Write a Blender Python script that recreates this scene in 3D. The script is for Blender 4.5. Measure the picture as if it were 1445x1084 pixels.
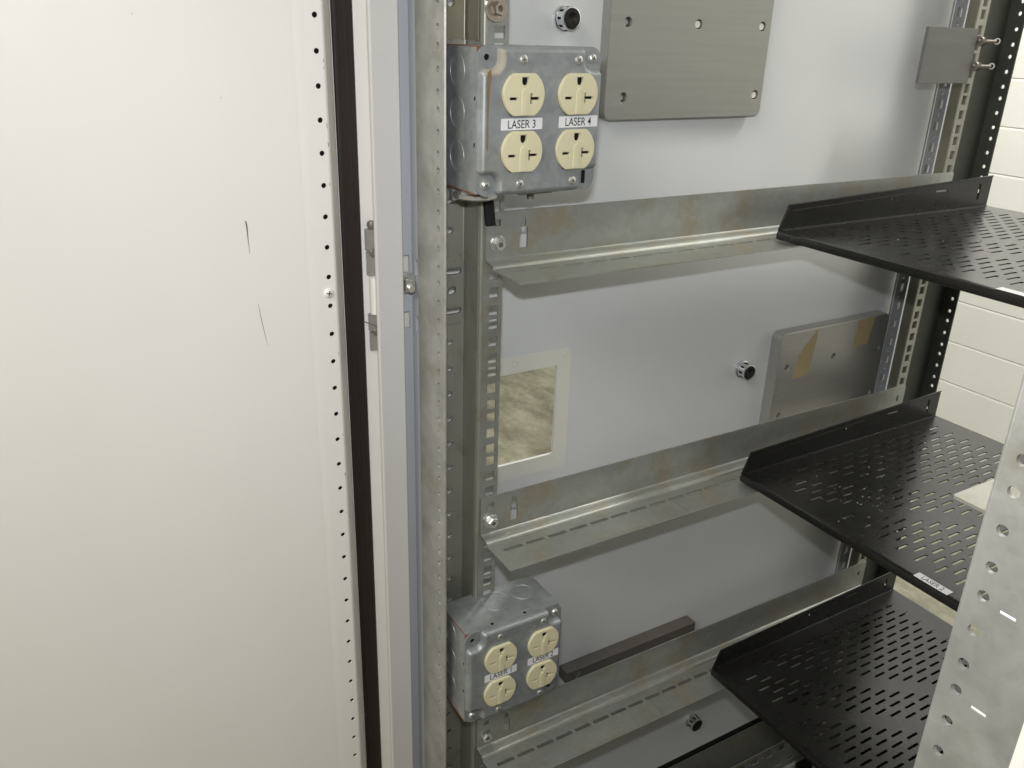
import bpy, bmesh, math, random
from mathutils import Vector, Matrix
random.seed(7)
for o in list(bpy.data.objects): bpy.data.objects.remove(o)
SC = bpy.context.scene
COL = SC.collection
PI = math.pi
H = 1210.0            # camera height over the floor, mm. All numbers below are mm, z measured from eye level.

# ------------------------------------------------------------------ camera
Rm = [(0.5076, 0.8611, 0.0294), (0.3452, -0.1720, -0.9226), (-0.7894, 0.4785, -0.3845)]
xa = Vector(Rm[0]).normalized(); za = -Vector(Rm[2]).normalized()
ya = za.cross(xa).normalized(); xa = ya.cross(za).normalized()
cam = bpy.data.cameras.new('camera'); co = bpy.data.objects.new('camera', cam); COL.objects.link(co)
M = Matrix((xa, ya, za)).transposed().to_4x4(); M.translation = Vector((0, 0, H/1000)); co.matrix_world = M
cam.sensor_width = 36; cam.lens = 1204.6/1445*36; cam.clip_start = 0.02; cam.clip_end = 60
SC.camera = co

# ------------------------------------------------------------------ light
w = bpy.data.worlds.new('World'); SC.world = w; w.use_nodes = True
bg = w.node_tree.nodes['Background']; bg.inputs[0].default_value = (1.0, 0.98, 0.60, 1); bg.inputs[1].default_value = 0.22

def area(name, loc, target, sx, sy, power, col):
    l = bpy.data.lights.new(name, 'AREA'); l.shape = 'RECTANGLE'; l.size = sx/1000; l.size_y = sy/1000
    l.energy = power; l.color = col
    o = bpy.data.objects.new(name, l); COL.objects.link(o)
    p = Vector((loc[0], loc[1], loc[2]+H))/1000; t = Vector((target[0], target[1], target[2]+H))/1000
    o.location = p; o.rotation_euler = (t-p).to_track_quat('-Z', 'Y').to_euler()
    return o
FL = Vector((-14, 5, 64))
area('camera_flash', FL, FL + Vector(Rm[2])*1000, 34, 12, 2.95, (0.94, 0.96, 1.0))
area('ceiling_lamp', (300, -1700, 1500), (-667, 0, -500), 1600, 900, 50, (1.0, 0.955, 0.85))
area('ceiling_lamp', (-1500, 1750, 1750), (-1000, 2300, -500), 900, 300, 66, (1.0, 0.985, 0.93))
area('ceiling_lamp', (200, 1500, 1900), (-900, 2300, -500), 900, 500, 72, (1.0, 0.985, 0.93))

SC.view_settings.view_transform = 'Standard'; SC.view_settings.look = 'None'
SC.view_settings.exposure = 0; SC.view_settings.gamma = 1
SC.view_settings.use_curve_mapping = False

# ------------------------------------------------------------------ materials
def newmat(name):
    m = bpy.data.materials.new(name); m.use_nodes = True
    nt = m.node_tree; b = nt.nodes['Principled BSDF']
    tc = nt.nodes.new('ShaderNodeTexCoord')
    return m, nt, b, tc.outputs['Object']
def noise(nt, vec, scale, detail=4, rough=0.55, stretch=None):
    if stretch:
        mp = nt.nodes.new('ShaderNodeMapping'); mp.inputs['Scale'].default_value = stretch
        nt.links.new(vec, mp.inputs[0]); vec = mp.outputs[0]
    n = nt.nodes.new('ShaderNodeTexNoise'); n.inputs['Scale'].default_value = scale
    n.inputs['Detail'].default_value = detail; n.inputs['Roughness'].default_value = rough
    nt.links.new(vec, n.inputs['Vector']); return n.outputs[0]
def ramp(nt, fac, stops):
    r = nt.nodes.new('ShaderNodeValToRGB'); e = r.color_ramp.elements
    while len(e) < len(stops): e.new(0.5)
    for i, (p, c) in enumerate(stops):
        e[i].position = p; e[i].color = (*c, 1) if len(c) == 3 else c
    nt.links.new(fac, r.inputs[0]); return r.outputs[0]
def mix(nt, fac, a, b, mode='MIX'):
    n = nt.nodes.new('ShaderNodeMix'); n.data_type = 'RGBA'; n.blend_type = mode
    for s, v in ((0, fac), (6, a), (7, b)):
        if isinstance(v, (int, float)): n.inputs[s].default_value = v
        elif isinstance(v, tuple): n.inputs[s].default_value = (*v, 1)
        else: nt.links.new(v, n.inputs[s])
    return n.outputs[2]
def bump(nt, b, h, strength, dist=0.001):
    n = nt.nodes.new('ShaderNodeBump'); n.inputs['Strength'].default_value = strength
    n.inputs['Distance'].default_value = dist
    nt.links.new(h, n.inputs['Height']); nt.links.new(n.outputs[0], b.inputs['Normal'])
def rgh(nt, b, fac, lo, hi):
    n = nt.nodes.new('ShaderNodeMapRange'); n.inputs[3].default_value = lo; n.inputs[4].default_value = hi
    nt.links.new(fac, n.inputs[0]); nt.links.new(n.outputs[0], b.inputs['Roughness'])
def v(c, k): return tuple(x*k for x in c)

def paint(name, c, rough=0.45, spec=0.35, var=0.04, peel=0.15, soil=None):
    m, nt, b, tc = newmat(name)
    n = noise(nt, tc, 6, 5)
    col = ramp(nt, n, [(0.3, v(c, 1-var)), (0.7, v(c, 1+var*0.5))])
    if soil:
        s = ramp(nt, noise(nt, tc, 40, 6, 0.7), [(0.60, (0, 0, 0)), (0.78, (1, 1, 1))])
        col = mix(nt, s, col, soil)
    nt.links.new(col, b.inputs['Base Color'])
    rgh(nt, b, noise(nt, tc, 25, 3), rough-0.06, rough+0.08)
    b.inputs['Specular IOR Level'].default_value = spec
    bump(nt, b, noise(nt, tc, 700, 2), peel, 0.0002)
    return m
def metal(name, c, metallic=0.7, rough=0.45, var=0.2, scale=45, spangle=0.0, stain=None, stain_lo=0.6, brushed=None, streak=None):
    m, nt, b, tc = newmat(name)
    n = noise(nt, tc, scale, 6, 0.6, streak)
    col = ramp(nt, n, [(0.28, v(c, 1-var)), (0.72, v(c, 1+var*0.7))])
    if spangle:
        vo = nt.nodes.new('ShaderNodeTexVoronoi'); vo.inputs['Scale'].default_value = 160; nt.links.new(tc, vo.inputs['Vector'])
        sp = ramp(nt, vo.outputs['Color'], [(0.2, (1-spangle,)*3), (0.8, (1+spangle,)*3)])
        col = mix(nt, 1.0, col, sp, 'MULTIPLY')
    if stain:
        s = ramp(nt, noise(nt, tc, 22, 7, 0.7), [(stain_lo, (0, 0, 0)), (stain_lo+0.16, (0.8, 0.8, 0.8))])
        col = mix(nt, s, col, stain)
    nt.links.new(col, b.inputs['Base Color'])
    b.inputs['Metallic'].default_value = metallic
    rgh(nt, b, noise(nt, tc, 60, 4), rough-0.08, rough+0.12)
    if brushed: bump(nt, b, noise(nt, tc, 300, 3, 0.6, brushed), 0.25, 0.0002)
    else: bump(nt, b, noise(nt, tc, 260, 3), 0.12, 0.0003)
    return m

M_door = paint('door_paint', (0.755, 0.742, 0.72), 0.45, 0.35, 0.022, 0.12)
M_white = paint('panel_paint', (0.62, 0.63, 0.635), 0.36, 0.5, 0.035, 0.10)
M_frame = paint('frame_paint', (0.70, 0.68, 0.62), 0.5, 0.3, 0.03, 0.1)
M_lip = paint('lip_paint', (0.50, 0.49, 0.49), 0.55, 0.3, 0.02, 0.4)  # same cabinet grey, darkened to carry the weaker light on the lip
M_profile = paint('profile_paint', (0.43, 0.445, 0.475), 0.5, 0.4, 0.04, 0.2)  # same cabinet grey, with its dimmer cool light put into the colour
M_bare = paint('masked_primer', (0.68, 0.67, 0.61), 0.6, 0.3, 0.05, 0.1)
M_galv = metal('galvanized_steel', (0.41, 0.41, 0.39), 0.62, 0.48, 0.22, 34, 0.03, (0.30, 0.29, 0.23), 0.53)
M_galv2 = metal('galvanized_bracket', (0.38, 0.392, 0.37), 0.68, 0.36, 0.2, 24, 0.04, (0.36, 0.31, 0.215), 0.50, streak=(1, 0.25, 1))
M_post = metal('zinc_profile', (0.345, 0.342, 0.30), 0.55, 0.42, 0.22, 16, 0.0, (0.25, 0.22, 0.13), 0.56, streak=(1, 1, 0.3))
M_box = metal('box_galvanized', (0.30, 0.318, 0.33), 0.5, 0.42, 0.2, 48, 0.06, (0.36, 0.34, 0.28), 0.58)
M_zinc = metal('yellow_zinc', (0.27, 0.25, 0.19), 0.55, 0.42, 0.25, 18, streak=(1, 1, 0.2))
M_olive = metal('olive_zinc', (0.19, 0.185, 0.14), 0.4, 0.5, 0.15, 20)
M_rust = metal('copper_edge', (0.26, 0.11, 0.06), 0.3, 0.55, 0.4, 200)
M_screw = metal('screw_zinc', (0.62, 0.62, 0.60), 0.8, 0.3, 0.1, 100)
M_nickel = metal('nickel', (0.50, 0.44, 0.38), 0.9, 0.25, 0.1, 100)
M_alu = metal('brushed_plate', (0.35, 0.35, 0.33), 0.7, 0.36, 0.05, 260, 0, brushed=(1, 0.04, 1), streak=(1, 0.03, 1))
M_alu2 = metal('brushed_plate_light', (0.40, 0.395, 0.375), 0.6, 0.38, 0.08, 260, 0, brushed=(1, 0.05, 1), streak=(1, 0.04, 1))
M_block = metal('dull_grey_plate', (0.15, 0.149, 0.143), 0.5, 0.5, 0.1, 200, 0, streak=(1, 0.04, 1))
M_barm = metal('bar_steel', (0.20, 0.185, 0.16), 0.5, 0.45, 0.1, 20)
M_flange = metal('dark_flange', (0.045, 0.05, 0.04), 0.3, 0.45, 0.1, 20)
M_black = paint('black_powder_coat', (0.009, 0.0088, 0.0084), 0.27, 0.36, 0.2, 0.05, None)
M_rubber = paint('black_rubber', (0.012, 0.011, 0.010), 0.6, 0.3, 0.3, 0.5)
M_foam = paint('gasket_foam', (0.022, 0.015, 0.011), 0.55, 0.4, 0.4, 0.8)
M_dark = paint('dark_hollow', (0.01, 0.01, 0.01), 0.8, 0.1, 0.1, 0.1)  # near-black fill standing in for the shade inside holes and gaps
M_chrome = metal('chrome', (0.72, 0.74, 0.76), 1.0, 0.16, 0.05, 80)
M_ivory = paint('ivory_plastic', (0.575, 0.535, 0.365), 0.30, 0.5, 0.05, 0.05, (0.50, 0.46, 0.31))
M_paper = paint('label_tape', (0.66, 0.66, 0.68), 0.4, 0.4, 0.02, 0.02)
M_ink = paint('black_ink', (0.02, 0.02, 0.025), 0.5, 0.3, 0.05, 0.02)
M_tape = paint('masking_tape', (0.37, 0.30, 0.17), 0.6, 0.3, 0.22, 0.3, (0.30, 0.24, 0.13))
M_scratch = paint('scratch_mark', (0.12, 0.12, 0.13), 0.6, 0.2, 0.2, 0.1)
M_stain = paint('brown_stain', (0.20, 0.13, 0.075), 0.7, 0.2, 0.4, 0.3)
M_glue = paint('pale_residue', (0.33, 0.31, 0.265), 0.7, 0.2, 0.5, 0.5, (0.17, 0.11, 0.07))
M_siding = paint('siding_paint', (0.84, 0.84, 0.82), 0.6, 0.2, 0.03, 0.1)
M_blue = paint('blue_tape', (0.05, 0.09, 0.30), 0.5, 0.3, 0.1, 0.1)

m, nt, b, tc = newmat('concrete')
n1 = noise(nt, tc, 5, 6, 0.6, (1, 2.2, 1)); n2 = noise(nt, tc, 60, 5, 0.6)
c1 = ramp(nt, n1, [(0.36, (0.115, 0.108, 0.078)), (0.5, (0.185, 0.175, 0.13)), (0.64, (0.25, 0.24, 0.185))])
c2 = ramp(nt, n2, [(0.3, (0.75, 0.75, 0.75)), (0.7, (1.1, 1.1, 1.1))])
nt.links.new(mix(nt, 1.0, c1, c2, 'MULTIPLY'), b.inputs['Base Color']); b.inputs['Roughness'].default_value = 0.55
bump(nt, b, n2, 0.3, 0.001); M_conc = m

# ------------------------------------------------------------------ object helpers
def empty(name, loc, label, cat, group=None):
    o = bpy.data.objects.new(name, None); COL.objects.link(o)
    o.location = ((loc[0])/1000, loc[1]/1000, (loc[2]+H)/1000); o.empty_display_size = 0.02
    o['label'] = label; o['category'] = cat
    if group: o['group'] = group
    return o
def wloc(o):
    p = Vector((0, 0, 0))
    while o: p += Vector(o.location); o = o.parent
    return p
def part(name, bm, mat, parent=None, smooth=False, mats=None):
    """one mesh from geometry given in mm; parts keep their origin at the parent's base"""
    bmesh.ops.recalc_face_normals(bm, faces=bm.faces)
    xs = [q.co for q in bm.verts]
    if parent is not None: base = wloc(parent)
    else:
        base = Vector(((min(q.x for q in xs)+max(q.x for q in xs))/2000, (min(q.y for q in xs)+max(q.y for q in xs))/2000, (min(q.z for q in xs)+H)/1000))
    for q in bm.verts: q.co = Vector((q.co.x/1000, q.co.y/1000, (q.co.z+H)/1000)) - base
    me = bpy.data.meshes.new(name); bm.to_mesh(me); bm.free()
    me.materials.append(mat)
    for mm in (mats or []): me.materials.append(mm)
    if smooth:
        for p in me.polygons: p.use_smooth = True
        me.set_sharp_from_angle(angle=math.radians(38))
    o = bpy.data.objects.new(name, me); COL.objects.link(o)
    if smooth:
        wn = o.modifiers.new('wn', 'WEIGHTED_NORMAL'); wn.keep_sharp = True; wn.weight = 80
    if parent is not None: o.parent = parent
    else: o.location = base
    return o
def parts(name, bm, mat, parent, smooth=False, mats=None):
    """the same, one object for each separate piece"""
    bm.verts.index_update(); seen = set(); out = []
    for v0 in list(bm.verts):
        if v0 in seen: continue
        st = [v0]; isl = []
        seen.add(v0)
        while st:
            q = st.pop(); isl.append(q)
            for e in q.link_edges:
                o2 = e.other_vert(q)
                if o2 not in seen: seen.add(o2); st.append(o2)
        t = bmesh.new(); vm = {q: t.verts.new(q.co) for q in isl}
        for f in {f for q in isl for f in q.link_faces}: t.faces.new([vm[q] for q in f.verts]).material_index = f.material_index
        out.append(part(name, t, mat, parent, smooth, mats))
    bm.free(); return out
def tag(o, label=None, cat=None, group=None, kind=None):
    if label: o['label'] = label
    if cat: o['category'] = cat
    if group: o['group'] = group
    if kind: o['kind'] = kind
    return o
def NB(): return bmesh.new()
def box(bm, x0, x1, y0, y1, z0, z1, bev=0.0, seg=2, mi=0):
    t = bmesh.new(); bmesh.ops.create_cube(t, size=1)
    for q in t.verts: q.co = Vector((x0+(x1-x0)*(q.co.x+.5), y0+(y1-y0)*(q.co.y+.5), z0+(z1-z0)*(q.co.z+.5)))
    if bev: bmesh.ops.bevel(t, geom=t.edges[:], offset=bev, segments=seg, profile=0.6, affect='EDGES')
    join(bm, t, mi); return bm
def join(bm, t, mi=0, mat=None):
    vm = {}
    for q in t.verts: vm[q] = bm.verts.new(mat @ q.co if mat else q.co)
    for f in t.faces:
        try:
            nf = bm.faces.new([vm[q] for q in f.verts]); nf.material_index = mi if mi else f.material_index
        except ValueError: pass
    t.free()
def lathe(bm, c, axis, prof, seg=20, mi=0):
    """prof = list of (radius, height) along the axis"""
    a = Vector(axis).normalized(); u = a.orthogonal().normalized(); vv = a.cross(u); c = Vector(c)
    rings = []
    for r, h in prof:
        if r < 1e-6: rings.append([bm.verts.new(c+a*h)])
        else: rings.append([bm.verts.new(c+a*h+u*(r*math.cos(2*PI*i/seg))+vv*(r*math.sin(2*PI*i/seg))) for i in range(seg)])
    for A, B in zip(rings, rings[1:]):
        for i in range(seg):
            j = (i+1) % seg
            if len(A) == 1 and len(B) == 1: continue
            if len(A) == 1: f = bm.faces.new((A[0], B[i], B[j]))
            elif len(B) == 1: f = bm.faces.new((A[i], A[j], B[0]))
            else: f = bm.faces.new((A[i], A[j], B[j], B[i]))
            f.material_index = mi
    return bm
def cyl(bm, c, axis, r, h, seg=20, mi=0, bev=0.0):
    pr = [(0, 0), (r, 0), (r, h-bev)] + ([(r-bev, h)] if bev else []) + [(0, h)]
    return lathe(bm, c, axis, pr, seg, mi)
def tube(bm, pts, r, seg=8, mi=0):
    pts = [Vector(p) for p in pts]; rings = []
    for i, p in enumerate(pts):
        d = (pts[min(i+1, len(pts)-1)]-pts[max(i-1, 0)]).normalized(); u = d.orthogonal().normalized(); vv = d.cross(u)
        rings.append([bm.verts.new(p+u*r*math.cos(2*PI*k/seg)+vv*r*math.sin(2*PI*k/seg)) for k in range(seg)])
    for A, B in zip(rings, rings[1:]):
        for k in range(seg):
            f = bm.faces.new((A[k], A[(k+1) % seg], B[(k+1) % seg], B[k])); f.material_index = mi
    bm.faces.new(rings[0]); bm.faces.new(rings[-1])
    return bm
def ring(bm, c, axis, r, t, seg=28):
    a = Vector(axis).normalized(); u = a.orthogonal().normalized(); vv = a.cross(u); c = Vector(c); rs = []
    for i in range(seg):
        d = u*math.cos(2*PI*i/seg)+vv*math.sin(2*PI*i/seg)
        rs.append([bm.verts.new(c+d*(r+t*math.cos(2*PI*k/6))+a*(t*math.sin(2*PI*k/6))) for k in range(6)])
    for i in range(seg):
        A, B = rs[i], rs[(i+1) % seg]
        for k in range(6): bm.faces.new((A[k], A[(k+1) % 6], B[(k+1) % 6], B[k]))
    return bm
# plane maps: (u, v, w) -> world.  X: u=y v=z w=x ; Y: u=x v=z w=y ; Z: u=x v=y w=z
MAPS = {'X': lambda u, v_, w_: Vector((w_, u, v_)), 'Y': lambda u, v_, w_: Vector((u, w_, v_)), 'Z': lambda u, v_, w_: Vector((u, v_, w_))}
def plate(bm, plane, outline, holes, w0, w1, bev=0.0, mi=0):
    """sheet between w0 and w1 with real openings; long rectangular strips are filled length by length"""
    if len(outline) == 4 and len(holes) > 6 and not bev:
        us = [p[0] for p in outline]; vs = [p[1] for p in outline]
        hr = sorted((min(p[1] for p in h), max(p[1] for p in h), h) for h in holes)
        cuts = []; top = hr[0][1]; cnt = 1
        for a, b_, h in hr[1:]:
            if a > top+0.3 and cnt >= 4: cuts.append((top+a)/2); cnt = 0
            top = max(top, b_); cnt += 1
        lv = [min(vs)]+cuts+[max(vs)]
        if len(lv) > 2:
            for a, b_ in zip(lv, lv[1:]):
                plate(bm, plane, rect(min(us), max(us), a, b_)+[], [h for l, h_, h in hr if l > a and h_ < b_][:], w0, w1, 1e-9, mi)
            return bm
    cu = bpy.data.curves.new('tmp', 'CURVE'); cu.dimensions = '2D'; cu.fill_mode = 'BOTH'
    t = abs(w1-w0)
    cu.extrude = max(t/2-bev, 0.001)
    if bev > 1e-6: cu.bevel_depth = bev; cu.bevel_resolution = 1; cu.offset = -bev
    for pts in [outline]+list(holes):
        s = cu.splines.new('POLY'); s.points.add(len(pts)-1); s.use_cyclic_u = True
        for i, p in enumerate(pts): s.points[i].co = (p[0], p[1], 0, 1)
    ob = bpy.data.objects.new('tmp', cu); COL.objects.link(ob)
    bpy.context.view_layer.update()
    dg = bpy.context.evaluated_depsgraph_get()
    me = bpy.data.meshes.new_from_object(ob.evaluated_get(dg))
    tb = bmesh.new(); tb.from_mesh(me)
    mp = MAPS[plane]; c = (w0+w1)/2
    for q in tb.verts: q.co = mp(q.co.x, q.co.y, c+q.co.z)
    bmesh.ops.remove_doubles(tb, verts=tb.verts, dist=0.0005)
    join(bm, tb, mi)
    bpy.data.objects.remove(ob); bpy.data.curves.remove(cu); bpy.data.meshes.remove(me)
    return bm
def rect(u0, u1, v0, v1, r=0.0, n=4):
    if not r: return [(u0, v0), (u1, v0), (u1, v1), (u0, v1)]
    out = []
    for cx, cy, a in ((u1-r, v0+r, -90), (u1-r, v1-r, 0), (u0+r, v1-r, 90), (u0+r, v0+r, 180)):
        for i in range(n+1):
            t = math.radians(a+90*i/n); out.append((cx+r*math.cos(t), cy+r*math.sin(t)))
    return out
def circ(u, v_, r, n=14): return [(u+r*math.cos(2*PI*i/n), v_+r*math.sin(2*PI*i/n)) for i in range(n)]
def extrude_profile(bm, prof, y0, y1, t, mi=0):
    """sheet profile in x,z given as a polyline, thickness t, run along y"""
    P = [Vector((p[0], 0, p[1])) for p in prof]; off = []
    for i, p in enumerate(P):
        d1 = (P[i]-P[i-1]).normalized() if i else (P[1]-P[0]).normalized()
        d2 = (P[i+1]-P[i]).normalized() if i < len(P)-1 else d1
        d = (d1+d2).normalized(); nrm = Vector((-d.z, 0, d.x)); k = 1/max(0.5, nrm.dot(Vector((-d1.z, 0, d1.x))))
        off.append(p-nrm*t*k)
    loop = P+off[::-1]
    A = [bm.verts.new((p.x, y0, p.z)) for p in loop]; B = [bm.verts.new((p.x, y1, p.z)) for p in loop]
    n = len(loop); k = len(P)
    for i in range(n):
        j = (i+1) % n; bm.faces.new((A[i], A[j], B[j], B[i])).material_index = mi
    for i in range(k-1):
        for S in (A, B): bm.faces.new((S[i], S[i+1], S[n-2-i], S[n-1-i])).material_index = mi
    return bm
def text(name, body, plane, u0, u1, v0, v1, w_, mat, parent, tilt=0):
    cu = bpy.data.curves.new('tmp', 'FONT'); cu.body = body; cu.size = 10; cu.extrude = 0.0; cu.offset = 0.04
    ob = bpy.data.objects.new('tmp', cu); COL.objects.link(ob); bpy.context.view_layer.update()
    me = bpy.data.meshes.new_from_object(ob.evaluated_get(bpy.context.evaluated_depsgraph_get()))
    bm = bmesh.new(); bm.from_mesh(me)
    xs = [q.co.x for q in bm.verts]; ys = [q.co.y for q in bm.verts]
    ax, bx, ay, by = min(xs), max(xs), min(ys), max(ys); mp = MAPS[plane]
    for q in bm.verts:
        fu = (q.co.x-ax)/(bx-ax)
        q.co = mp(u0+(u1-u0)*fu, v0+tilt*fu+(v1-v0)*(q.co.y-ay)/(by-ay), w_)
    bpy.data.objects.remove(ob); bpy.data.curves.remove(cu); bpy.data.meshes.remove(me)
    ex = bmesh.ops.extrude_face_region(bm, geom=bm.faces[:])
    d = mp(0, 0, 0.04)
    for g in ex['geom']:
        if isinstance(g, bmesh.types.BMVert): g.co += d
    return part(name, bm, mat, parent)
def pan_screw(name, c, axis, r, parent, mat=None, rot=0.3, h=2.0):
    bm = NB(); lathe(bm, c, axis, [(0, -.5), (r, -.5), (r, 0.25*h), (r*.92, .6*h), (r*.65, .88*h), (r*.3, h), (0, h)], 18)
    a = Vector(axis).normalized(); u = a.orthogonal().normalized(); vv = a.cross(u); cc = Vector(c)
    for k in (0, 1):
        ang = rot+k*PI/2; d = u*math.cos(ang)+vv*math.sin(ang); e = a.cross(d)
        L, W = r*.55, r*.13
        q = [bm.verts.new(cc+d*sx*L+e*sy*W+a*(h*(1.01 if True else 1))) for sx, sy in ((-1, -1), (1, -1), (1, 1), (-1, 1))]
        q2 = [bm.verts.new(cc+d*sx*L+e*sy*W+a*(h*.3)) for sx, sy in ((-1, -1), (1, -1), (1, 1), (-1, 1))]
        f = bm.faces.new(q); f.material_index = 1
        for i in range(4):
            f = bm.faces.new((q[i], q[(i+1) % 4], q2[(i+1) % 4], q2[i])); f.material_index = 1
    return part(name, bm, mat or M_screw, parent, True, [M_barm])
def hex_bolt(name, c, axis, r, h, parent, mat=None, washer=0, socket=True):
    bm = NB()
    if washer: lathe(bm, c, axis, [(0, -.5), (washer, -.5), (washer, .8), (washer-.4, 1.2), (0, 1.2)], 24)
    z = 1.2 if washer else 0
    lathe(bm, c, axis, [(0, z-.5), (r, z-.5), (r, z+h*.8), (r*.88, z+h), (r*.5, z+h), (r*.42, z+h-.1)], 6)
    lathe(bm, c, axis, [(r*.5, z+h-.05), (r*.46, z+h*.45), (0, z+h*.4)], 12, 1)
    return part(name, bm, mat or M_screw, parent, False, [M_barm])

# ------------------------------------------------------------------ shop around the cabinet
fl = part('floor', box(NB(), -6000, 4000, -4000, 2395, -1300, -1210), M_conc); tag(fl, kind='structure')
bm = NB()
z = -1210; pitch = 125.0; k = 0
while z < 2100:
    a, b2 = z+.8, z+pitch-.8
    v4 = [(2400, a), (2399.4, a+1.5), (2399.4, b2-5), (2400, b2)]
    prof = [bm.verts.new((X, Y, Z)) for (Y, Z) in v4 for X in (-5000, 2500)]
    for i in range(3):
        bm.faces.new((prof[2*i], prof[2*i+1], prof[2*i+3], prof[2*i+2]))
    q = [bm.verts.new(p) for p in ((-5000, 2400, b2), (2500, 2400, b2), (2500, 2402, b2+.8), (-5000, 2402, b2+.8))]; bm.faces.new(q)
    q = [bm.verts.new(p) for p in ((-5000, 2402, b2+.8), (2500, 2402, b2+.8), (2500, 2400, b2+1.6), (-5000, 2400, b2+1.6))]; bm.faces.new(q)
    z += pitch
box(bm, -5000, 2500, 2404, 2480, -1210, 2100)
wl = part('shop_wall', bm, M_siding); tag(wl, 'cream white wall of wide horizontal panels behind the open back of the cabinet', 'wall')

# ------------------------------------------------------------------ cabinet
cab = empty('cabinet', (-367, 250, -1210), 'white steel equipment cabinet with open door and galvanized inner frame', 'cabinet')
ZT, ZB = 760, -1100

# side panel with the square cable opening
bm = plate(NB(), 'X', rect(300, 990, -968, ZT), [rect(358, 458, -415, -314.5)], -671, -668)
side = part('side_panel', bm, M_white, cab)
holes = [rect(358, 458, -415, -314.5)]+[circ(a, b2, 3.1) for a, b2 in ((466.5, -304.8), (466.5, -424.4), (406.5, -304.8), (350, -304.8), (350, -424.4))]
bm = plate(NB(), 'X', rect(342, 474.5, -433, -297, 7), holes, -668, -667.6)
part('opening_border', bm, M_bare, side)
bm = NB()
for a, b2 in ((466.5, -304.8), (466.5, -424.4), (406.5, -304.8)):
    cyl(bm, (-668.4, a, b2), (1, 0, 0), 2.6, 0.9, 12, bev=.3)
parts('stud', bm, M_bare, side, True)
# outer skin, roof, right side and rear frame so the inside is shaded as in the photograph
part('roof', box(NB(), -690, -44, 245, 1050, ZT, ZT+30), M_frame, cab)
part('right_side_panel', box(NB(), -66, -62, 300, 1040, ZB, ZT-1), M_white, cab)
part('bottom_gap_strip', box(NB(), -671.5, -663, 300, 990, -972.4, -968.2), M_dark, cab)  # black strip added to close the gap under the panel and keep it dark
part('rear_dark_sheet', box(NB(), -690, -44, 1036, 1040, ZB, -775), M_black, cab)  # added black sheet, darkens the view through the lowest shelf and blocks light
part('base', box(NB(), -690, -44, 262, 1050, -1206, ZB), M_black, cab)

# ---- front left post
bm = NB()
plate(bm, 'Y', rect(-684, -645.2, ZB, ZT-1), [], 277.5, 279)
plate(bm, 'X', rect(279, 300, ZB, ZT-1), [], -665.5, -664)
post = part('front_post', bm, M_frame, cab)
bm = box(NB(), -645, -640, 255.2, 279, ZB, ZT-1, 1.6, 3)
part('sealing_lip', bm, M_lip, post, True)
sl = []
zz = -188.3-50*17
while zz < ZT-40:
    sl.append(zz); zz += 50
bm = NB()
plate(bm, 'X', rect(279, 294, ZB, ZT-1), [rect(284.5, 291.5, a-7.5, a+7.5) for a in (-188.3, -238.5)], -658.5, -657)
plate(bm, 'Y', rect(-657, -636, ZB, ZT-1), [rect(-651, -645.5, a-7, a+7) for a in (-190, -240.5)], 294, 295.5)
part('inner_profile', bm, M_profile, post)
# latch clamp in the profile
bm = NB()
box(bm, -656.5, -649, 279.5, 293.5, -212, -196, .8)
box(bm, -649, -643, 282, 290, -209, -199, .8)
cyl(bm, (-643, 286, -206), (1, 0.0, 0), 3.4, 3.5, 10, bev=.6)
cyl(bm, (-646, 284, -199), (1, -.2, 0), 2.0, 4.5, 8, bev=.4)
part('latch_clamp', bm, M_screw, post, True)

# ---- front left mounting rail (19 inch angle)
Z0 = 15.5
def eia(z_lo, z_hi, ref):
    out = []; n = int((z_hi-ref)//44.45)+2
    while True:
        b0 = ref+n*44.45
        for d in (0, -15.875, -28.575):
            if z_lo < b0+d < z_hi: out.append(b0+d)
        n -= 1
        if b0 < z_lo-50: break
    return out
zf = eia(-1095, 700, 15.5)
def mounting_rail(name):
    return None
bm = NB()
plate(bm, 'Y', rect(-638, -588.6, ZB, ZT-1), [circ(-598.8, a, 2.5, 12) for a in zf], 291, 293)
# rolled inner edge
tube(bm, [(-588.9, 292.0, ZB), (-588.9, 292.0, ZT-1)], 1.25, 8)
fr = part('mounting_rail', bm, M_galv, cab)
bm = NB()
zh = [-132.9+25*k for k in range(-38, 36)]
hs = [circ(320.5, a, 3.1, 12) for a in zh if not (-240 < a < -178)] + [rect(314, 331, -196.5, -190.5, 2.5, 3), rect(314, 331, -232, -226, 2.5, 3), circ(322, -210.5, 4, 12)]
plate(bm, 'X', rect(293.2, 333, ZB, ZT-1), hs, -638.6, -637)
tube(bm, [(-638.0, 333.5, ZB), (-638.0, 333.5, ZT-1)], 1.3, 8)
plate(bm, 'Y', rect(-638, -613, ZB, ZT-1), [], 334.5, 336)
tube(bm, [(-613, 337.5, ZB), (-613, 337.5, ZT-1)], 2.4, 10)
part('profile_web', bm, M_post, fr, True)
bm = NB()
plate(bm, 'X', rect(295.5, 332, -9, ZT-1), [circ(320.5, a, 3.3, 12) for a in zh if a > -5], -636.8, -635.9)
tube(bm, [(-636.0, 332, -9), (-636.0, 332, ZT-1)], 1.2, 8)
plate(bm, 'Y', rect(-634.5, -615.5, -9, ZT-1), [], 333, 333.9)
part('web_overlay', bm, M_zinc, fr, True)  # overlay plates added to turn the web above the box golden
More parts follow.
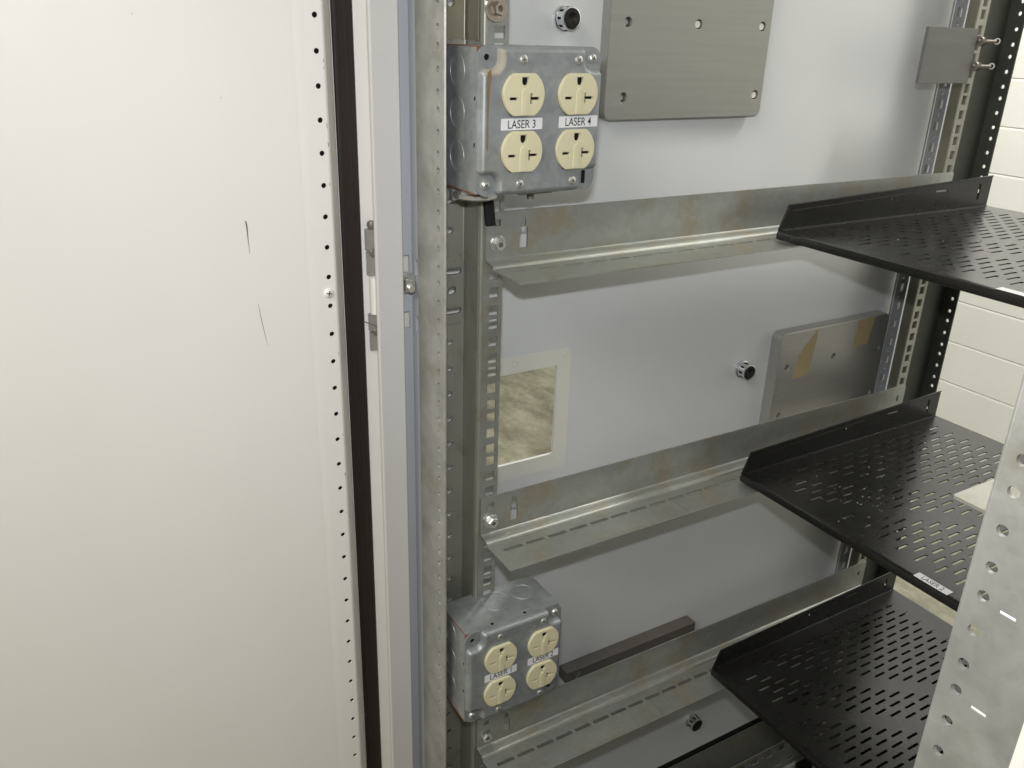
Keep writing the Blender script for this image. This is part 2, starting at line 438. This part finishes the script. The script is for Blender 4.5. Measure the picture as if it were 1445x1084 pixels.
# raised pads round the slots
bm = NB()
for a in (-211,):
    plate(bm, 'X', rect(309.5, 333.2, a-30, a+30, 6), [rect(314, 331, -196.5, -190.5, 2.5, 3), rect(314, 331, -232, -226, 2.5, 3), circ(322, -210.5, 4, 12)], -637.6, -635.6, .4)
part('raised_pad', bm, M_post, fr, True)
zr = eia(-1095, 700, -209.1)
bm = plate(NB(), 'X', rect(338, 357.5, ZB, ZT-1), [rect(344.9, 353.9, a-4.6, a+4.6) for a in zr], -612.6, -611)
part('square_hole_strip', bm, M_galv2, fr)
hex_bolt('bolt', (-611, 345.5, 13.2), (1, 0, 0), 5.2, 6, fr, M_nickel, washer=9.5)

# ---- rear left post and rail
bm = NB()
sq = []
for k in range(-40, 30):
    a = -55.5+k*25
    sq.append(a)
plate(bm, 'X', rect(968, 990, ZB, ZT-1), [rect(974, 983, a+12.5-5.0, a+12.5+5.0) for a in sq]+[circ(978.5, a, 2.2, 10) for a in sq], -657, -655.5)
plate(bm, 'X', rect(988, 1040, ZB, ZT-1), [], -668, -666.5)
rp = part('rear_post', bm, M_profile, cab)
part('strip_backing', box(NB(), -661, -660, 971, 987, ZB, ZT-1), M_post, rp)  # added backing plate that puts shade into the holes of the strip
bm = NB()
plate(bm, 'Y', rect(-655, -612, ZB, ZT-1), [], 992, 993.5)
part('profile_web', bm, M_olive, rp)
bm = NB()
plate(bm, 'Y', rect(-640, -592.3, ZB, ZT-1), [circ(-599.3, a, 2.25, 12) for a in zf], 1002, 1004)
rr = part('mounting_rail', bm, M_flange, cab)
bm = NB()
plate(bm, 'X', rect(946, 963, ZB, ZT-1), [rect(950, 958.6, a-4.8, a+4.8) for a in zr], -612.6, -611)
part('square_hole_strip', bm, M_post, rr)
bm = NB(); plate(bm, 'Y', rect(-613.5, -612.8, ZB, ZT-1), [], 963, 1002)
plate(bm, 'X', rect(963, 1002, ZB, ZT-1), [], -612.9, -611.3)
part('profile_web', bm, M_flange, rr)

# ---- front right rail and post
bm = NB()
sl = [rect(-128.3, -122.2, a-.7, a+.7) for a in (-193.1, -238.1)]
plate(bm, 'Y', rect(-142.4, -109, ZB, ZT-1), [circ(-135.2, a, 2.35, 16) for a in zf]+sl, 291, 293)
tube(bm, [(-142.1, 292, ZB), (-142.1, 292, ZT-1)], 1.15, 8)
r2 = part('mounting_rail', bm, M_galv, cab)
bm = NB()
plate(bm, 'X', rect(293.2, 336, ZB, ZT-1), [], -108.5, -107)
plate(bm, 'X', rect(336, 357.5, ZB, ZT-1), [rect(344.9, 353.9, a-4.6, a+4.6) for a in zr], -123, -121.5)
plate(bm, 'Y', rect(-121.5, -108.5, ZB, ZT-1), [], 336, 337.5)
part('profile_web', bm, M_post, r2)
bm = NB()
for a in (-193.1, -238.1): box(bm, -128.2, -122.3, 291.3, 292.6, a-.6, a+.6)
parts('slit_highlight', bm, M_siding, r2)  # white strips added to give the slits their bright lit edges
bm = NB()
box(bm, -108.6, -103.2, 288.5, 296, ZB, ZT-1, .6)
p2 = part('front_post', bm, M_frame, cab)
bm = NB(); box(bm, -103, -101.6, 288, 296, ZB, ZT-1)
part('edge_strip', bm, M_blue, p2)
part('sealing_lip', box(NB(), -101.4, -66, 282, 290, ZB, ZT-1, 1), M_lip, p2)

# ---- bottom frame
bm = NB()
hs = []
for k in range(22):
    y = 330+k*28
    hs.append(rect(y+4.6, y+16, -1027, -1015)); hs.append(circ(y-3.5, -1021, 2.2, 8)); 
    hs.append(rect(y+2, y+14, -1057, -1051, 2.5, 2))
plate(bm, 'X', rect(300, 985, -1068, -1008), hs, -641.5, -640)
box(bm, -664, -641, 300, 985, -1068, -1066.5)
plate(bm, 'X', rect(300, 985, -1066, -972.5), [], -665.5, -664.2)
part('bottom_rail', bm, M_galv2, cab)

# ---- door, swung open towards the viewer
door_e = part('door', box(NB(), -694, -667.2, -330, 206, ZB-10, ZT+10, 0.3), M_door, cab)
bm = NB()
box(bm, -694, -690, 236, 261.1, ZB-10, ZT+10, .8)
box(bm, -694, -688, 261.2, 281, ZB-10, ZT+10, .8)
part('hinge_side_skin', bm, M_door, door_e)
# perforated inner frame strip, shallow sloped shoulder on the left
bm = NB()
zd = [5-25*k for k in range(-30, 44)]
plate(bm, 'X', rect(212, 228.5, ZB, ZT), [circ(223.4, a, 2.15, 12) for a in zd], -668.2, -667)
q = [bm.verts.new(p) for p in ((-667, 212, ZB), (-667, 212, ZT), (-667.1, 209.5, ZT), (-667.1, 209.5, ZB))]; bm.faces.new(q)
q = [bm.verts.new(p) for p in ((-667.1, 209.5, ZB), (-667.1, 209.5, ZT), (-667.25, 205.8, ZT), (-667.25, 205.8, ZB))]; bm.faces.new(q)
# rounded return
pr = [(-667, 228.5), (-667.3, 229.8), (-668.3, 230.9), (-670, 231.6), (-690.5, 243.6)]
R1 = [bm.verts.new((a, b2, ZB)) for a, b2 in pr]; R2 = [bm.verts.new((a, b2, ZT)) for a, b2 in pr]
for i in range(len(pr)-1): bm.faces.new((R1[i], R1[i+1], R2[i+1], R2[i]))
bmesh.ops.remove_doubles(bm, verts=bm.verts, dist=.01)
df = part('perforated_strip', bm, M_door, door_e, True)
bm = NB(); 
part('strip_backing', box(bm, -671.9, -670.5, 213, 228.2, ZB, ZT), M_dark, door_e)  # black sheet standing in for the shade behind the door strip holes
pan_screw('screw', (-667, 222.4, -208.6), (1, 0, 0), 4.2, door_e, M_door, 0.6, 2.4)
bm = NB(); box(bm, -692, -687.3, 243.8, 261.0, ZB, ZT, 2.3, 4)
box(bm, -687.6, -687.0, 246, 248.5, ZB, ZT, .4, 2)
box(bm, -687.6, -687.0, 253, 256, ZB, ZT, .4, 2)
part('gasket', bm, M_foam, door_e, True)
bm = NB()
def mark(bm, pts, wd, x=-667.13):
    for (a, b2, w1), (c, d, w2) in zip(pts, pts[1:]):
        q = [bm.verts.new(p) for p in ((x, a-w1, b2), (x, a+w1, b2), (x, c+w2, d), (x, c-w2, d))]; bm.faces.new(q)
mark(bm, [(159.6, -143.2, .5), (160.2, -147, .55), (160.3, -158, .28), (160.6, -169, .12)], 1)
mark(bm, [(163.7, -210.5, .1), (165.3, -225, .22), (167.2, -238, .16), (168.2, -246.5, .08)], 1)
parts('scratch', bm, M_scratch, door_e)
for a, b2, h2 in ((228.3, -25, 3), (228.2, -31, 2), (228.3, -72, 4), (228.2, -118, 2.5), (228.3, -262, 3), (228.2, -421, 2), (150, -52, 1.0), (97, 2, .8), (228.3, -340, 2.5), (120, -300, .7)):
    parts('paint_chip', (lambda t: (mark(t, [(a, b2, .12), (a+.15, b2-h2, .22)], 1, -666.92 if a > 200 else -667.13), t)[1])(NB()), M_scratch, door_e)
bm = NB()
mark(bm, [(228.6, -87, .25), (229, -90, .3)], 1, -666.9); mark(bm, [(228.4, -380, .3), (228.8, -383, .4)], 1, -666.9)
parts('paint_chip', bm, M_scratch, door_e)

# ---- hinge between door and post
bm = NB()
box(bm, -688, -683.5, 263.6, 277, -181, -162, .8); box(bm, -688, -684, 264.2, 277, -203, -182.5, .8)
box(bm, -688, -683.5, 264.2, 277, -254.5, -238, .8); box(bm, -688, -684, 264.8, 277, -273, -256, .8)
hg = parts('hinge', bm, M_alu2, door_e, True)[0]
bm = NB(); cyl(bm, (-682, 271, -237.2), (0, 0, 1), 6.2, 33.5, 18); part('hinge_pin', bm, M_door, hg, True)
bm = NB(); lathe(bm, (-683, 268.5, -158.2), (0, 0, 1), [(0, -4), (3, -3.2), (4, 0), (3, 3), (0, 4)], 14)
cyl(bm, (-684, 270, -183), (1, 0, 0), 3.8, 2.6, 10, bev=.5); cyl(bm, (-684, 270.5, -255), (1, 0, 0), 3.8, 2.6, 10, bev=.5)
parts('screw', bm, M_barm, hg, True)
bm = NB(); tube(bm, [(-685, 259, -244), (-683.5, 265, -247), (-682.4, 272, -250.5)], .4, 6)
part('wire', bm, M_barm, hg)

# ------------------------------------------------------------------ support brackets
BS = 268.8
def bracket(zoff, side, label):
    o = empty('support_bracket', (-609 if side < 0 else -125, 340, -185+zoff), label, 'bracket', 'galvanized shelf support brackets')
    X = (lambda x: x) if side < 0 else (lambda x: -734-x)
    bm = NB()
    dz = zoff
    holes = [rect(348, 353.5, -151.5+dz, -146+dz), rect(346.6, 355, -172+dz, -160+dz),
             rect(373.5, 378, -153+dz, -146+dz, 1.5, 3), rect(372, 380, -172+dz, -154+dz),
             rect(947, 951, -160+dz, -152+dz)]
    if side > 0: plate(bm, 'X', rect(339.5, 962, -179+dz, -139.5+dz, 1.5, 2), holes, X(-609), X(-610.5))
    else: plate(bm, 'X', rect(339.5, 962, -179+dz, -139.5+dz, 1.5, 2), holes, X(-610.5), X(-609))
    prof = [(-609, -178.6), (-608, -179.6), (-605.5, -180.2), (-601.5, -180.4), (-598.6, -181.2), (-597, -182.6), (-596.2, -184.2)]
    pf = [(X(a), b2+dz) for a, b2 in prof]
    if side > 0: pf = pf[::-1]
    extrude_profile(bm, pf, 340, 961, 1.4)
    x0, x1 = sorted((X(-597.2), X(-552)))
    sl = [rect(*sorted((X(-585.6), X(-581.2))), 350.3+25*k, 371.8+25*k, 1.6, 3) for k in range(24)]
    plate(bm, 'Z', rect(x0, x1, 339.5, 962, 1.5, 2), sl, -185.8+dz, -184.3+dz)
    part('rail', bm, M_galv2 if side < 0 else M_post, o, True)
    hex_bolt('bolt', (X(-609), 350.8, -166.3+dz), (-side, 0, 0), 5.6, 4.5, o, M_screw, washer=7 if zoff > -300 else 0)
    bm = NB(); xa_, xb_ = sorted((X(-580.5), X(-552.3)))
    q = [bm.verts.new(p) for p in ((X(-580), 554.6, -184.22+dz), (X(-580), 555.2, -184.22+dz), (X(-552.5), 552.9, -184.22+dz), (X(-552.5), 552.3, -184.22+dz))]
    bm.faces.new(q); part('crease', bm, M_barm, o)
    return o
bracket(0, -1, 'topmost galvanized bracket on the left panel, just below the upper outlet box')
bracket(-BS, -1, 'middle galvanized bracket on the left panel, just under the square cable opening')
bracket(-2*BS, -1, 'lowest galvanized bracket on the left panel, below the lower outlet box')
bracket(0, 1, 'galvanized bracket whose pale pointed lip sticks out behind the perforated right front rail')

# ------------------------------------------------------------------ shelves
def slots():
    out = []
    for n in range(-40, 45):
        if n in (10, 14): continue
        for mm in range(-40, 45):
            x = -552.6+10.30*(mm+n); ye = 957.8+12.85*(mm-n)
            if x < -561 or x > -173 or ye > 960 or ye-17.5 < 662: continue
            out.append(rect(x-1.55, x+1.55, ye-18, ye, 1.4, 2))
    return out
SL = slots()
def shelf(zoff, label):
    o = empty('shelf', (-367, 825, -186+zoff), label, 'shelf', 'black vented shelves on the brackets'); dz = zoff
    bm = NB()
    plate(bm, 'Z', rect(-577, -157, 650, 986, 1, 2), SL, -175.3+dz, -174+dz)
    # rolled front edge and rear fold
    prof = [(650.5, -174), (648, -174.1), (646, -174.8), (645, -176.6), (644.8, -180.4), (645.4, -182.0), (647, -182.7), (652, -182.7)]
    A = [bm.verts.new((-576, y, z2+dz)) for y, z2 in prof]; B = [bm.verts.new((-158, y, z2+dz)) for y, z2 in prof]
    for i in range(len(prof)-1): bm.faces.new((A[i], A[i+1], B[i+1], B[i]))
    bm.faces.new(A); bm.faces.new(B)
    plate(bm, 'Y', rect(-577, -157, -184+dz, -174.6+dz), [], 984.8, 986)
    part('tray', bm, M_black, o, True)
    for s, xx in ((-1, -577), (1, -157)):
        bm = NB()
        # sloped tall flange
        ol = [(647, -174.5+dz), (986, -177.5+dz), (986, -140+dz), (656.5, -150+dz)]
        hs = [rect(885, 905, -152.5+dz, -150.7+dz), rect(963, 967, -166+dz, -148+dz), circ(812, -154.5+dz, 1.8, 10)]
        w0, w1 = (xx, xx+1.3) if s < 0 else (xx-1.3, xx)
        plate(bm, 'X', ol, hs, w0, w1)
        # turned edge along the top and an embossed line
        tube(bm, [(xx-s*1.2, 656.5, -150.1+dz), (xx-s*1.2, 986, -140.2+dz)], .9, 6)
        tube(bm, [(xx-s*1.4, 662, -156+dz), (xx-s*1.4, 842, -150.5+dz)], .5, 6)
        tube(bm, [(xx-s*.8, 647, -174+dz), (xx-s*.8, 657, -150.5+dz)], .9, 6)
        tube(bm, [(xx-s*2, 649, -174.1+dz), (xx-s*2, 985, -174.1+dz)], 1.3, 6)
        part('side_flange', bm, M_black, o, True)
    return o
s1 = shelf(0, 'topmost black shelf, with a paper strip at the right of its front edge')
s2 = shelf(-BS, 'middle black shelf, with a white LASER 2 strip on its front edge')
s3 = shelf(-2*BS, 'lowest and darkest black shelf, at the bottom right of the cabinet')
lb = part('label', box(NB(), -363, -329.8, 647.6, 656.6, -173.97-BS, -173.7-BS, 0), M_paper, s2)
text('lettering', 'LASER 2', 'Z', -357, -336, 649.3, 655, -173.68-BS, M_ink, lb)
lb = part('label', box(NB(), -355.0, -322, 647.2, 656.0, -173.97, -173.7, 0), M_paper, s1)
# crumbs and dust specks on the two upper shelves
for sh, dz, cnt in ((s1, 0, 7), (s2, -BS, 34)):
    bm = NB()
    for i in range(cnt):
        x = random.gauss(-470, 32); y = random.gauss(742, 40); r = random.uniform(.25, .8)
        if y < 655 or y > 980 or x < -570 or x > -150: continue
        t = bmesh.new(); bmesh.ops.create_icosphere(t, subdivisions=1, radius=r)
        for q in t.verts: q.co += Vector((x, y, -174+dz+r*.5)); 
        join(bm, t)
    parts('dust', bm, M_glue, sh)

# ------------------------------------------------------------------ outlet boxes
def notch_outline(y0, y1, z0, z1, r, rn, corners=(1, 1, 1, 1)):
    """rounded square whose corners are scooped out round the cover screws"""
    pts = []
    def arc(cx, cy, rad, a0, a1, n=5):
        for i in range(n+1):
            t = math.radians(a0+(a1-a0)*i/n); pts.append((cx+rad*math.cos(t), cy+rad*math.sin(t)))
    # corner order: br, tr, tl, bl (counter-clockwise), concave fillets made of convex-concave-convex arcs
    specs = [(y1, z0, 1, -1, 0), (y1, z1, 1, 1, 1), (y0, z1, -1, 1, 2), (y0, z0, -1, -1, 3)]
    for cy, cz, sy, sz, k in specs:
        base = {0: -90, 1: 0, 2: 90, 3: 180}[k]
        if not corners[k]:
            arc(cy-sy*r, cz-sz*r, r, base, base+90); continue
        L = rn; f = 4.0
        if k == 0:
            arc(cy-L-f, cz+f, f, -90, 0); arc(cy-L+f+2, cz+L-f-2, f+2, 180, 90); arc(cy-f, cz+L+f, f, -90, 0)
        if k == 1:
            arc(cy-f, cz-L-f, f, 0, 90); arc(cy-L+f+2, cz-L+f+2, f+2, 270, 180); arc(cy-L-f, cz-f, f, 0, 90)
        if k == 2:
            arc(cy+L+f, cz-f, f, 90, 180); arc(cy+L-f-2, cz-L+f+2, f+2, 0, -90); arc(cy+f, cz-L-f, f, 90, 180)
        if k == 3:
            arc(cy+f, cz+L+f, f, 180, 270); arc(cy+L-f-2, cz+L-f-2, f+2, 90, 0); arc(cy+L+f, cz+f, f, 180, 270)
    return pts
def inset(pts, d):
    n = len(pts); out = []
    for i in range(n):
        a, b2, c = Vector(pts[i-1]), Vector(pts[i]), Vector(pts[(i+1) % n])
        d1 = (b2-a); d2 = (c-b2)
        if d1.length < 1e-6: d1 = d2
        if d2.length < 1e-6: d2 = d1
        n1 = Vector((-d1.y, d1.x)).normalized(); n2 = Vector((-d2.y, d2.x)).normalized()
        nn = (n1+n2).normalized(); k = 1/max(.6, nn.dot(n1))
        out.append(tuple(b2+nn*d*k))
    return out
def socket(o, yc, zc, xf):
    """one half of a duplex receptacle: flat-sided round face with three blade openings"""
    Rr, hh = 17.3, 14.7
    a0 = math.asin(hh/Rr); pts = []
    for s in (0, 1):
        for i in range(11):
            t = (-a0+2*a0*i/10)+PI*s; pts.append((yc+Rr*math.cos(t), zc+Rr*math.sin(t)))
    U = [(yc-2.6+.4, zc+12), (yc+2.6+.4, zc+12), (yc+2.6+.4, zc+8.6), (yc+1.9+.4, zc+7.0), (yc+.4, zc+6.2), (yc-1.9+.4, zc+7.0), (yc-2.6+.4, zc+8.6)]
    lf = rect(yc-12.2, yc-5.9, zc-3.6, zc-1.8)
    tt = [(yc+5.2, zc-6.2), (yc+6.9, zc-6.2), (yc+6.9, zc-3.5), (yc+12.8, zc-3.5), (yc+12.8, zc-1.6), (yc+6.9, zc-1.6), (yc+6.9, zc+1.0), (yc+5.2, zc+1.0)]
    bm = NB()
    plate(bm, 'X', pts, [U, lf, tt], xf-1.2, xf+3.0, .55)
    box(bm, xf-1.0, xf+.6, yc-13, yc+13.5, zc-7.5, zc+2, 0, 2, 1)
    box(bm, xf-1.0, xf+.6, yc-4, yc+4, zc+2.1, zc+13, 0, 2, 1)
    # moulded rib up the middle and the raised side fields
    rb = [(yc-2.6, zc-14), (yc+2.6, zc-14), (yc+2.6, zc+1.5), (yc+1.8, zc+3.6), (yc, zc+4.6), (yc-1.8, zc+3.6), (yc-2.6, zc+1.5)]
    plate(bm, 'X', rb, [], xf+2.6, xf+3.9, .45)
    s = part('socket', bm, M_ivory, o, True, [M_dark])
    g = [(yc+(a-yc)*1.012+.2, zc+(b2-zc)*1.012-.2) for a, b2 in pts]
    part('socket_gap', plate(NB(), 'X', g, [], xf-.05, xf+.16), M_dark, s)
def outlet_box(y0, zt, names, label, grp, empty_tl, label_dy=(0, 0), lz=0, brown=True):
    """y0 = front edge of the cover, zt = its top"""
    o = empty('outlet_box', (-619, y0+52, zt-104), label, 'outlet box', 'galvanized outlet boxes')
    Y0, Y1, ZT_, Z0_ = y0+1.5, y0+105.5, zt-1.2, zt-104.6
    bm = box(NB(), -618.5, -565, Y0, Y1, Z0_, ZT_, 1.2, 2)
    body = part('box', bm, M_box, o, True)
    bm = NB()
    for c in ((-596, Y0-.1, zt-18.5), (-596, Y0-.1, zt-48), (-596, Y0-.1, zt-80)):
        ring(bm, c, (0, 1, 0), 11.3, .34); 
    for c, r in (((-597.5, Y0+50, ZT_), 14.5), ((-597.5, Y0+81, ZT_), 11.5)):
        ring(bm, c, (0, 0, 1), r, .7); lathe(bm, c, (0, 0, 1), [(0, .55), (r*.6, .5), (r-1.2, 0.1), (r-1.0, -.3)], 24)
    parts('knockout', bm, M_box, body, True)
    bm = NB()
    for a in (zt-36.5, zt-69): cyl(bm, (-568.2, Y0-.06, a), (0, 1, 0), 1.7, .5, 12)
    for a in (Y0+30, Y0+66): cyl(bm, (-568.5, a, ZT_-.4), (0, 0, 1), 1.7, .46, 12)
    parts('pin_hole', bm, M_dark, body)
    bm = NB()
    box(bm, -565.9, -565.0, Y0-.3, Y0+60, Z0_+6, ZT_+.2)
    box(bm, -618, -565.4, Y0-.25, Y0+.35, Z0_-.35, Z0_+.45)
    box(bm, -618, -565.4, Y0-.25, Y0+.3, ZT_-.4, ZT_+.25)
    part('copper_edge', bm, M_rust, body)
    # cover: flat ears plus the raised field
    hl = [circ(y0+7.8, zt-8.2, 2.3, 14)] if empty_tl else []
    bm = plate(NB(), 'X', rect(y0, y0+107, zt-106, zt, 9, 5), hl, -565, -563.4)
    pts = notch_outline(y0+.6, y0+106.4, zt-105.4, zt-.6, 7, 15.5)
    prof = [(0, 0), (.25, 2.2), (1.0, 4.2), (2.2, 5.6), (3.6, 6.1), (4.6, 6.2)]
    rows = []
    for d, h in prof:
        rows.append([bm.verts.new((-563.6+h, p[0], p[1])) for p in inset(pts, d)])
    n = len(pts)
    for A, B in zip(rows, rows[1:]):
        for i in range(n):
            j = (i+1) % n; f = bm.faces.new((A[i], A[j], B[j], B[i]))
            c = f.calc_center_median()
            if lz and c.y < y0+24 and c.z > zt-22 and (c.y > y0+3 and c.z < zt-3): f.material_index = 1
    bmesh.ops.contextual_create(bm, geom=rows[-1])
    cov = part('cover', bm, M_box, o, True, [M_glue])
    XF = -563.6+6.2
    part('corner_hole', cyl(NB(), (-565.02, y0+7.8, zt-8.2), (1, 0, 0), 2.6, .4, 14), M_dark, cov) if empty_tl else None
    ys = (y0+34.8, y0+82.6); zs = (zt-33.2, zt-73.4)
    for yy in ys:
        for z2 in zs: socket(o, yy, z2, XF)
        for z2 in (zt-9.4, zt-97.2): pan_screw('screw', (XF, yy-.2, z2), (1, 0, 0), 3.3, o, None, random.random()*1.5, 1.6)
    ear = [(y0+8.2, zt-97.6), (y0+98.8, zt-8.4)]
    for yy, z2 in ear: pan_screw('screw', (-563.4, yy, z2), (1, 0, 0), 3.6, o, None, random.random()*1.5, 2.6)
    # oblong slot in the fourth ear
    bm = box(NB(), -563.6, -563.25, y0+95, y0+98.5, zt-101, zt-91); part('ear_slot', bm, M_dark, cov)
    for i, nm in enumerate(names):
        yc = ys[i]+label_dy[i]; zc = zt-53.4-(.4 if i == 0 else -.2)
        t = label_dy[i]
        bm = NB(); W = 17.7
        q = plate(bm, 'X', [(yc-W, zc-4.1), (yc+W, zc-3.9), (yc+W, zc+4.3), (yc-W, zc+4.1)], [], XF+.02, XF+.22)
        l = part('label', bm, M_paper, o)
        text('lettering', nm, 'X', yc-11.8, yc+11.8, zc-3.0, zc+2.9, XF+.24, M_ink, l, .15)
    return o, XF
b1, XF = outlet_box(304.3, -11, ('LASER 3', 'LASER 4'), 'upper galvanized outlet box with four ivory sockets marked LASER 3 and LASER 4', 1, True, (0, 2.5), 1)
bm = NB()
def blob(bm, pts, x):
    q = [bm.verts.new((x, a, b2)) for a, b2 in pts]; bm.faces.new(q)
blob(bm, [(309.6, -29), (312.4, -27), (312.6, -31), (311.4, -42), (310.8, -60), (311, -78), (310.6, -84), (309.4, -80), (309.8, -60), (309.2, -40)], -556.9)
part('rust_streak', bm, M_stain, b1)
b2_, XF = outlet_box(299.6, -519, ('LASER 1', 'LASER 2'), 'lower galvanized outlet box with four ivory sockets marked LASER 1 and LASER 2', 1, True, (1.2, 1.5), 0)
# fittings under the upper box
bm = NB()
lathe(bm, (-596, 322, -124.5), (0, 0, 1), [(0, 0), (15, 0), (17.5, 1.5), (17.5, 4.5), (15, 5.5), (15, 9), (0, 9)], 9)
box(bm, -616, -610, 309, 315, -128, -117, 1)
part('conduit_locknut', bm, M_screw, b1, True)
bm = NB()
box(bm, -600, -580, 352, 384, -121.5, -115.8, 1); cyl(bm, (-588, 368, -126.5), (0, 0, 1), 3.1, 6, 12); cyl(bm, (-585, 388, -121), (0, 0, 1), 4, 5, 12)
part('cable_clamp', bm, M_barm, b1, True)
bm = NB(); box(bm, -617, -608, 337, 346, -151, -130, .8)
for q in bm.verts: q.co.y += (-130-q.co.z)*.12
kc = part('cable_end', bm, M_rubber); tag(kc, 'short black cable end poking down beneath the upper outlet box', 'cable')
bm = NB()
for a, c in ((304, -619), (310, -609)): lathe(bm, (c, a+2, -622), (0, 0, 1), [(0, 0), (3, .5), (3.6, 3), (3, 6), (0, 7)], 10)
parts('clip', bm, M_screw, b2_, True)

# ------------------------------------------------------------------ plates, bar and small things on the panel
def thick_plate(x0, x1, y0, y1, z0, z1, r, holes, hr, mat, label, edge=1.0):
    bm = NB(); plate(bm, 'X', rect(y0, y1, z0, z1, r, 6), [circ(a, b2, hr, 16) for a, b2 in holes], x0, x1, edge)
    o = part('mounting_plate', bm, mat, None, True); tag(o, label, 'metal plate', 'metal plates on the side panel')
    return o
p1 = thick_plate(-667.6, -655, 485.6, 682, -75.8, 130, 8,
                 [(505.5, 8.1), (588.1, 8.4), (670.5, 8.6), (506.1, -55.5), (672, -54.7), (505.5, 100), (671, 100)], 4.1, M_alu,
                 'large dark brushed metal plate at the top with clean bare holes')
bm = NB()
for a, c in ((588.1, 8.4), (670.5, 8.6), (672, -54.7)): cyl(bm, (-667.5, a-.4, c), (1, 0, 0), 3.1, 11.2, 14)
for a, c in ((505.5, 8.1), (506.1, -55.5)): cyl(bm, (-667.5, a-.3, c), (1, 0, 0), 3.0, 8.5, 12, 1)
parts('hole_plug', bm, M_bare, p1, False, [M_alu2])  # added plugs; the pale ones stand in for light seen through the holes
p2 = thick_plate(-667.6, -652, 765.5, 962, -470, -323.5, 9,
                 [(783, -369), (865.3, -367.6), (950, -369.6), (781.8, -432.3), (950.5, -432.6)], 3.3, M_alu2,
                 'lower metal plate with chamfered edges and two scraps of masking tape', 1.6)
bm = NB()
for a, c in ((783, -369), (865.3, -367.6), (950, -369.6), (781.8, -432.3), (950.5, -432.6)): lathe(bm, (-660, a-.6, c+.4), (1, 0, 0), [(0, 3), (1.5, 2.4), (2.6, 0)], 12)
parts('screw', bm, M_chrome, p2, True)
def flatpoly(pts, x0, x1): return plate(NB(), 'X', pts, [], x0, x1)
from_z = lambda a, b2: (a, b2)
part('masking_tape', flatpoly([(795, -385.5), (797.5, -370), (798.5, -366), (800, -354), (803.5, -352.5), (806, -347), (812, -341), (819, -333.5), (828, -325.6), (827, -345), (825, -362), (824.5, -376), (823, -384), (815, -384.6), (809, -386.3), (801, -384.8)], -652, -651.8), M_tape, p2)
part('masking_tape', flatpoly([(898, -360), (899, -347), (900.4, -338), (901, -325.2), (932, -325.3), (930, -339), (927, -350), (925.5, -361.5), (917, -359.7), (908, -361.8)], -652, -651.8), M_tape, p2)

bm = NB()
ol = [(484, -708), (484, -724), (686, -724), (686, -707.8)]
box(bm, -667.7, -650.5, 484, 686, -724.5, -708, 1.0, 2)
br = part('steel_bar', bm, M_barm, None, True); tag(br, 'dark square steel bar lying flat against the panel beside the lower outlet box', 'metal bar')
part('bright_edge', tube(NB(), [(-650.3, 496, -723), (-650.3, 503, -712)], .35, 6), M_screw, br)

bk = box(NB(), -609, -605, 857.5, 943.5, -41.5, 14.5, .8)
bk = part('block_plate', bk, M_block, None, True); tag(bk, 'small grey plate bolted over the rear rail at upper right', 'metal plate')
for i, zc in enumerate((2, -23.5)):
    bm = NB()
    for k in range(6): lathe(bm, (-604, 945.5+k*1.8, zc), (0, 1, 0), [(0, 0), (5.2-.3*(k % 2), 0), (5.6-.3*k, .9), (0, 1.6)], 14)
    cyl(bm, (-604, 944, zc), (0.35, 1, 0), 2.0, 22, 12)
    s = part('screw', bm, M_barm, bk, True)
    bm = NB(); lathe(bm, (-596.2, 966.2, zc+.4), (.8, -.7, 0), [(2.1, 0), (3.3, 0), (3.4, 1.4), (2.1, 1.5), (2.0, .2)], 18)
    part('screw_ring', bm, M_screw, s, True)

def cap(y, z2, label, tilt=0):
    o = empty('cable_plug', (-668, y, z2), label, 'threaded plug', 'chrome ringed plugs in the side panel')
    bm = NB(); a = (1, 0, 0)
    lathe(bm, (-668, y, z2), a, [(10.5, 0), (10.5, 3), (9.6, 3.3), (9.6, 13), (9.2, 14), (8.3, 14.2), (8.0, 12)], 28)
    part('ring', bm, M_chrome, o, True)
    bm = NB()
    for k in range(9):
        t = 2*PI*k/9+.35
        d = Vector((0, math.cos(t), math.sin(t))); e = Vector((0, -math.sin(t), math.cos(t)))
        c = Vector((-668, y, z2))+d*9.75
        q = [bm.verts.new(c+Vector((sx, 0, 0))+e*sy) for sx, sy in ((6, -1.1), (11, -1.1), (11, 1.1), (6, 1.1))]; bm.faces.new(q)
    parts('ring_slot', bm, M_dark, o)
    bm = NB(); lathe(bm, (-668, y, z2), a, [(8.3, 12), (8.3, 13.2), (7.6, 14.6), (5, 15.0), (3.2, 13.4), (0, 12.6)], 28)
    part('plug', bm, M_rubber, o, True)
    return o
bm = NB()
for i in range(16):
    y = random.uniform(480, 930); z2 = random.choice((random.uniform(-130, 0), random.uniform(-400, -200), random.uniform(-690, -560)))
    a = random.uniform(-.6, .6); L = random.uniform(.5, 3.2); ww = random.uniform(.08, .2)
    d = Vector((0, math.sin(a), math.cos(a))); e = Vector((0, math.cos(a), -math.sin(a))); c = Vector((-667.96, y, z2))
    bm.faces.new([bm.verts.new(c+d*sx*L+e*sy*ww) for sx, sy in ((-1, -.3), (1, -1), (1, 1), (-1, .3))])
parts('scuff', bm, M_alu2, side)
cap(444.5, 9.2, 'chrome ringed black plug at the top, between the upper outlet box and the large plate')
cap(722, -364.5, 'chrome ringed black plug halfway down, left of the plate with tape')
cap(721, -903.5, 'chrome ringed black plug near the bottom, in shadow below the lowest bracket')
